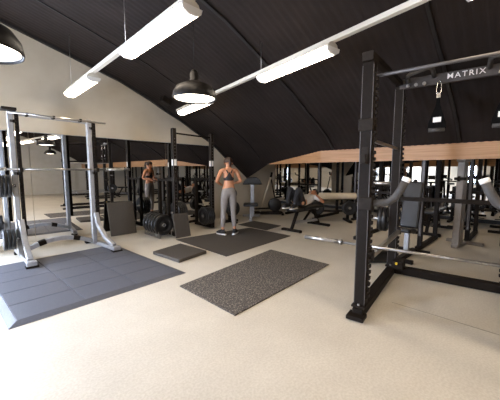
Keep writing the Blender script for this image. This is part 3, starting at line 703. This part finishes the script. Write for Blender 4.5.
def person(J, loc, rz, label, mats, bun=True):
    """J: joint -> (x,y,z) in the figure's space (facing +y). Body first, clothes as children."""
    J = {k: Vector(v) for k, v in J.items()}
    vs, es, rs, ix = [], [], [], {}
    def add(k, p, r, prev=None):
        ix[k] = len(vs); vs.append(p); rs.append(r)
        if prev: es.append((ix[prev], ix[k]))
    mid = lambda a, b_, f=.5: J[a].lerp(J[b_], f)
    add('pelvis', J['pelvis'], (.135, .105)); add('waist', J['waist'], (.108, .088), 'pelvis'); add('chest', J['chest'], (.132, .10), 'waist')
    add('upchest', mid('chest', 'neck', .62), (.10, .075), 'chest')
    add('neck', J['neck'], .052, 'upchest'); add('jaw', mid('neck', 'head', .5), .062, 'neck'); add('head', J['head'], (.078, .09), 'jaw'); add('crown', J['head'] + (J['head'] - J['neck']).normalized() * .065, .062, 'head')
    for s in 'LR':
        add('sho' + s, J['sho' + s], .056, 'upchest'); add('up' + s, mid('sho' + s, 'elb' + s), .046, 'sho' + s); add('elb' + s, J['elb' + s], .038, 'up' + s)
        add('fo' + s, mid('elb' + s, 'wri' + s, .35), .038, 'elb' + s); add('wri' + s, J['wri' + s], .025, 'fo' + s)
        d = (J['wri' + s] - J['elb' + s]).normalized(); add('palm' + s, J['wri' + s] + d * .07, (.036, .018), 'wri' + s)
        add('hip' + s, J['hip' + s], .098, 'pelvis'); add('th' + s, mid('hip' + s, 'kne' + s, .45), .086, 'hip' + s); add('kne' + s, J['kne' + s], .058, 'th' + s)
        add('ca' + s, mid('kne' + s, 'ank' + s, .33), .058, 'kne' + s); add('ank' + s, J['ank' + s], .037, 'ca' + s)
    body_me = skin_mesh(vs, es, rs)
    bm = MB(); bm.bm.from_mesh(body_me)
    for s in 'LR':      # fingers and thumb, ears, nose
        wr = J['wri' + s]; d = (wr - J['elb' + s]).normalized(); sd = d.cross(V(0, 0, 1)); sd = (sd if sd.length > .1 else V(1, 0, 0)).normalized(); dn = sd.cross(d).normalized()
        if dn.z > 0: dn = -dn
        pc = wr + d * .085
        for k, ln in enumerate((.068, .078, .073, .056)):
            b0_ = pc + sd * (k - 1.5) * .019 - d * .01
            bm.tube([b0_, b0_ + d * ln * .45, b0_ + d * ln * .8 + dn * .012, b0_ + d * ln * .95 + dn * .032], [.0095, .009, .008, .006], 8)
        tb = wr + d * .035 - sd * .025
        bm.tube([tb, tb + d * .03 - sd * .022, tb + d * .06 - sd * .026 + dn * .012], [.012, .011, .008], 8)
    up = (J['head'] - J['neck']).normalized(); fw = J.get('face', V(0, 1, 0)).normalized(); fw = (fw - up * fw.dot(up)).normalized(); sd = fw.cross(up)
    h = J['head']
    bm.tube([h + fw * .085 + up * .02, h + fw * .102 - up * .012, h + fw * .108 - up * .024, h + fw * .088 - up * .034], [.008, .011, .013, .008], 8)
    for s in (-1, 1): bm.tube([h + sd * s * .078 + up * .022, h + sd * s * .092 - fw * .008, h + sd * s * .080 - up * .03], [.012, .017, .008], 8)
    root = bm.build('person', mats['skin']); tag(root, label, 'person'); root.location = loc; root.rotation_euler = (0, 0, rz)
    for p in root.data.polygons: p.use_smooth = True
    # eyes, mouth
    for s in (-1, 1): MB().lathe([(.001, -.009), (.007, -.006), (.009, 0), (.007, .006), (.001, .009)], at(h + fw * .082 + sd * s * .032 + up * .012), 10).build('eye', 'darkhair', root)
    MB().tube([h + fw * .088 - sd * .022 - up * .058, h + fw * .094 - up * .06, h + fw * .088 + sd * .022 - up * .058], .006, 8).build('mouth', mats['lips'], root)
    # hair cap: shell around the back and top of the head
    bm = MB(); c = h + up * .03 - fw * .012
    rings = []
    for i in range(10):
        th = PI * .60 * i / 9; ring = []
        for k in range(20):
            ph = 2 * PI * k / 20; lim = 1.0
            n = up * math.cos(th) + (sd * math.cos(ph) + fw * math.sin(ph)) * math.sin(th)
            if n.dot(fw) > .45 and th > PI * .33: n = (up * math.cos(PI * .33) + (sd * math.cos(ph) + fw * math.sin(ph)) * math.sin(PI * .33))
            rr = .104 * lim; ring.append(bm.bm.verts.new(c + V(0, 0, 0) + n * rr * (1 if n.dot(fw) < .3 else .97)))
        rings.append(ring)
    for a, b_ in zip(rings, rings[1:]):
        for k in range(20):
            try: bm.bm.faces.new((a[k], a[(k + 1) % 20], b_[(k + 1) % 20], b_[k])).smooth = True
            except ValueError: pass
    bmesh.ops.remove_doubles(bm.bm, verts=bm.bm.verts[:], dist=.0005)
    hr = bm.build('hair', mats['hair'], root); sm = hr.modifiers.new('s', 'SOLIDIFY'); sm.thickness = .014
    if bun: MB().tube([c - fw * .08 + up * .05, c - fw * .135 + up * .03, c - fw * .145 - up * .06, c - fw * .125 - up * .15], [.03, .034, .03, .01], 12).build('ponytail', mats['hair'], hr)
    # trousers / leggings
    vs, es, rs, ix = [], [], [], {}
    add('pelvis', J['pelvis'], (.145, .115)); add('waistband', J['pelvis'].lerp(J['waist'], mats.get('rise', .75)), (.118, .098), 'pelvis')
    for s in 'LR':
        add('hip' + s, J['hip' + s], .106, 'pelvis'); add('th' + s, mid('hip' + s, 'kne' + s, .45), .094, 'hip' + s); add('kne' + s, J['kne' + s], mats.get('knee', .066), 'th' + s)
        add('ca' + s, mid('kne' + s, 'ank' + s, .33), .066, 'kne' + s); add('cuff' + s, mid('kne' + s, 'ank' + s, mats.get('cuff', .88)), mats.get('hem', .046), 'ca' + s)
    add_mesh(mats['legname'], skin_mesh(vs, es, rs), mats['legs'], root)
    # top
    vs, es, rs, ix = [], [], [], {}
    if mats['topname'] == 'crop_top':
        add('lo', J['waist'].lerp(J['chest'], .0), (.116, .096)); add('chest', J['chest'], (.142, .11), 'lo'); add('hi', mid('chest', 'neck', .5), (.07, .09), 'chest'); add('racer', mid('chest', 'neck', .8), (.035, .075), 'hi')
        tp = add_mesh('crop_top', skin_mesh(vs, es, rs), mats['top'], root)
        bm = MB()
        up2 = (J['neck'] - J['chest']).normalized()
        for s in (-1, 1):
            side = V(1, 0, 0) * s; c2 = mid('chest', 'neck', .3)
            bm.tube([c2 + side * .03 - fw * .085, mid('chest', 'neck', .62) + side * .06 - fw * .075, mid('chest', 'neck', .9) + side * .075, c2 + side * .07 + fw * .09], .014, 8)
        bm.build('shoulder_strap', mats['top'], tp)
    else:
        add('lo', J['pelvis'].lerp(J['waist'], .5), (.145, .115)); add('waist', J['waist'], (.125, .10), 'lo'); add('chest', J['chest'], (.146, .112), 'waist'); add('up', mid('chest', 'neck', .62), (.11, .085), 'chest')
        for s in 'LR': add('sho' + s, J['sho' + s], .066, 'up'); add('slv' + s, mid('sho' + s, 'elb' + s, .55), .058, 'sho' + s)
        add_mesh(mats['topname'], skin_mesh(vs, es, rs), mats['top'], root)
    # shoes
    for s in 'LR':
        a = J['ank' + s]; f_ = J.get('toe' + s, a + V(0, .17, -.06)) - a; f_.z = 0; f_.normalize(); g = J['sole' + s].z
        sv = f_.cross(V(0, 0, 1))
        bm = MB(); bm.tube([V(a.x, a.y, g + .06) - f_ * .07, V(a.x, a.y, g + .072) - f_ * .02, V(a.x, a.y, g + .062) + f_ * .06, V(a.x, a.y, g + .045) + f_ * .13, V(a.x, a.y, g + .036) + f_ * .18], [.03, .045, .043, .04, .024], 14)
        bm.tube([V(a.x, a.y, g + .06) - f_ * .0, V(a.x, a.y, g + .125) - f_ * .005], [.043, .04], 14)
        sh = bm.build('shoe', mats['shoe'], root)
        bm = MB(); bm.prism([tuple((V(a.x, a.y, 0) + f_ * u + sv * v).xy) for u, v in ((-.095, -.03), (-.10, 0), (-.095, .03), (0, .042), (.10, .047), (.17, .035), (.205, 0), (.17, -.035), (.10, -.047), (0, -.042))], 'z', g, g + .028)
        bm.build('shoe_sole', 'sole', sh, .006)
    return root
J = dict(pelvis=(0, 0, .98), waist=(0, .0, 1.12), chest=(0, .01, 1.28), neck=(0, .005, 1.47), head=(0, .03, 1.575), face=(0, 1, -.1),
         shoL=(-.165, 0, 1.42), shoR=(.165, 0, 1.42), elbL=(-.27, -.03, 1.18), elbR=(.27, -.03, 1.18), wriL=(-.17, .17, 1.13), wriR=(.17, .17, 1.13),
         hipL=(-.085, 0, .93), hipR=(.085, 0, .93), kneL=(-.12, .02, .52), kneR=(.10, .015, .52), ankL=(-.15, -.02, .10), ankR=(.12, -.03, .10),
         soleL=(0, 0, 0), soleR=(0, 0, 0), toeL=(-.25, .13, 0), toeR=(.22, .13, 0))
person(J, (4.12, 4.78, .014), math.radians(-28), 'person in black crop top and pale grey leggings standing with back turned, hands in front',
       dict(skin='skin', hair='hair', lips='skin', legs='leggings', legname='leggings', top='top', topname='crop_top', shoe='shoe'))
J = dict(pelvis=(-.26, 0, .665), waist=(-.12, 0, .66), chest=(.05, 0, .70), neck=(.23, 0, .805), head=(.325, 0, .86), face=(-.3, .9, .5),
         shoL=(.18, .165, .77), shoR=(.18, -.165, .77), elbL=(.34, .29, .64), elbR=(.34, -.29, .64), wriL=(.12, .25, .80), wriR=(.12, -.25, .80),
         hipL=(-.32, .09, .66), hipR=(-.32, -.09, .66), kneL=(-.52, .12, 1.02), kneR=(-.52, -.12, 1.02), ankL=(-.62, .10, .64), ankR=(-.62, -.10, .64),
         soleL=(0, 0, .548), soleR=(0, 0, .548), toeL=(-.8, .11, 0), toeR=(-.8, -.11, 0))
person(J, (5.98, 4.0, 0), 0, 'person with dark hair in white top and dark trousers lying back on the black bench',
       dict(skin='skin', hair='darkhair', lips='skin', legs='trousers', legname='trousers', top='shirt', topname='white_top', shoe='shoe', knee=.092, cuff=.99, hem=.058), bun=False)
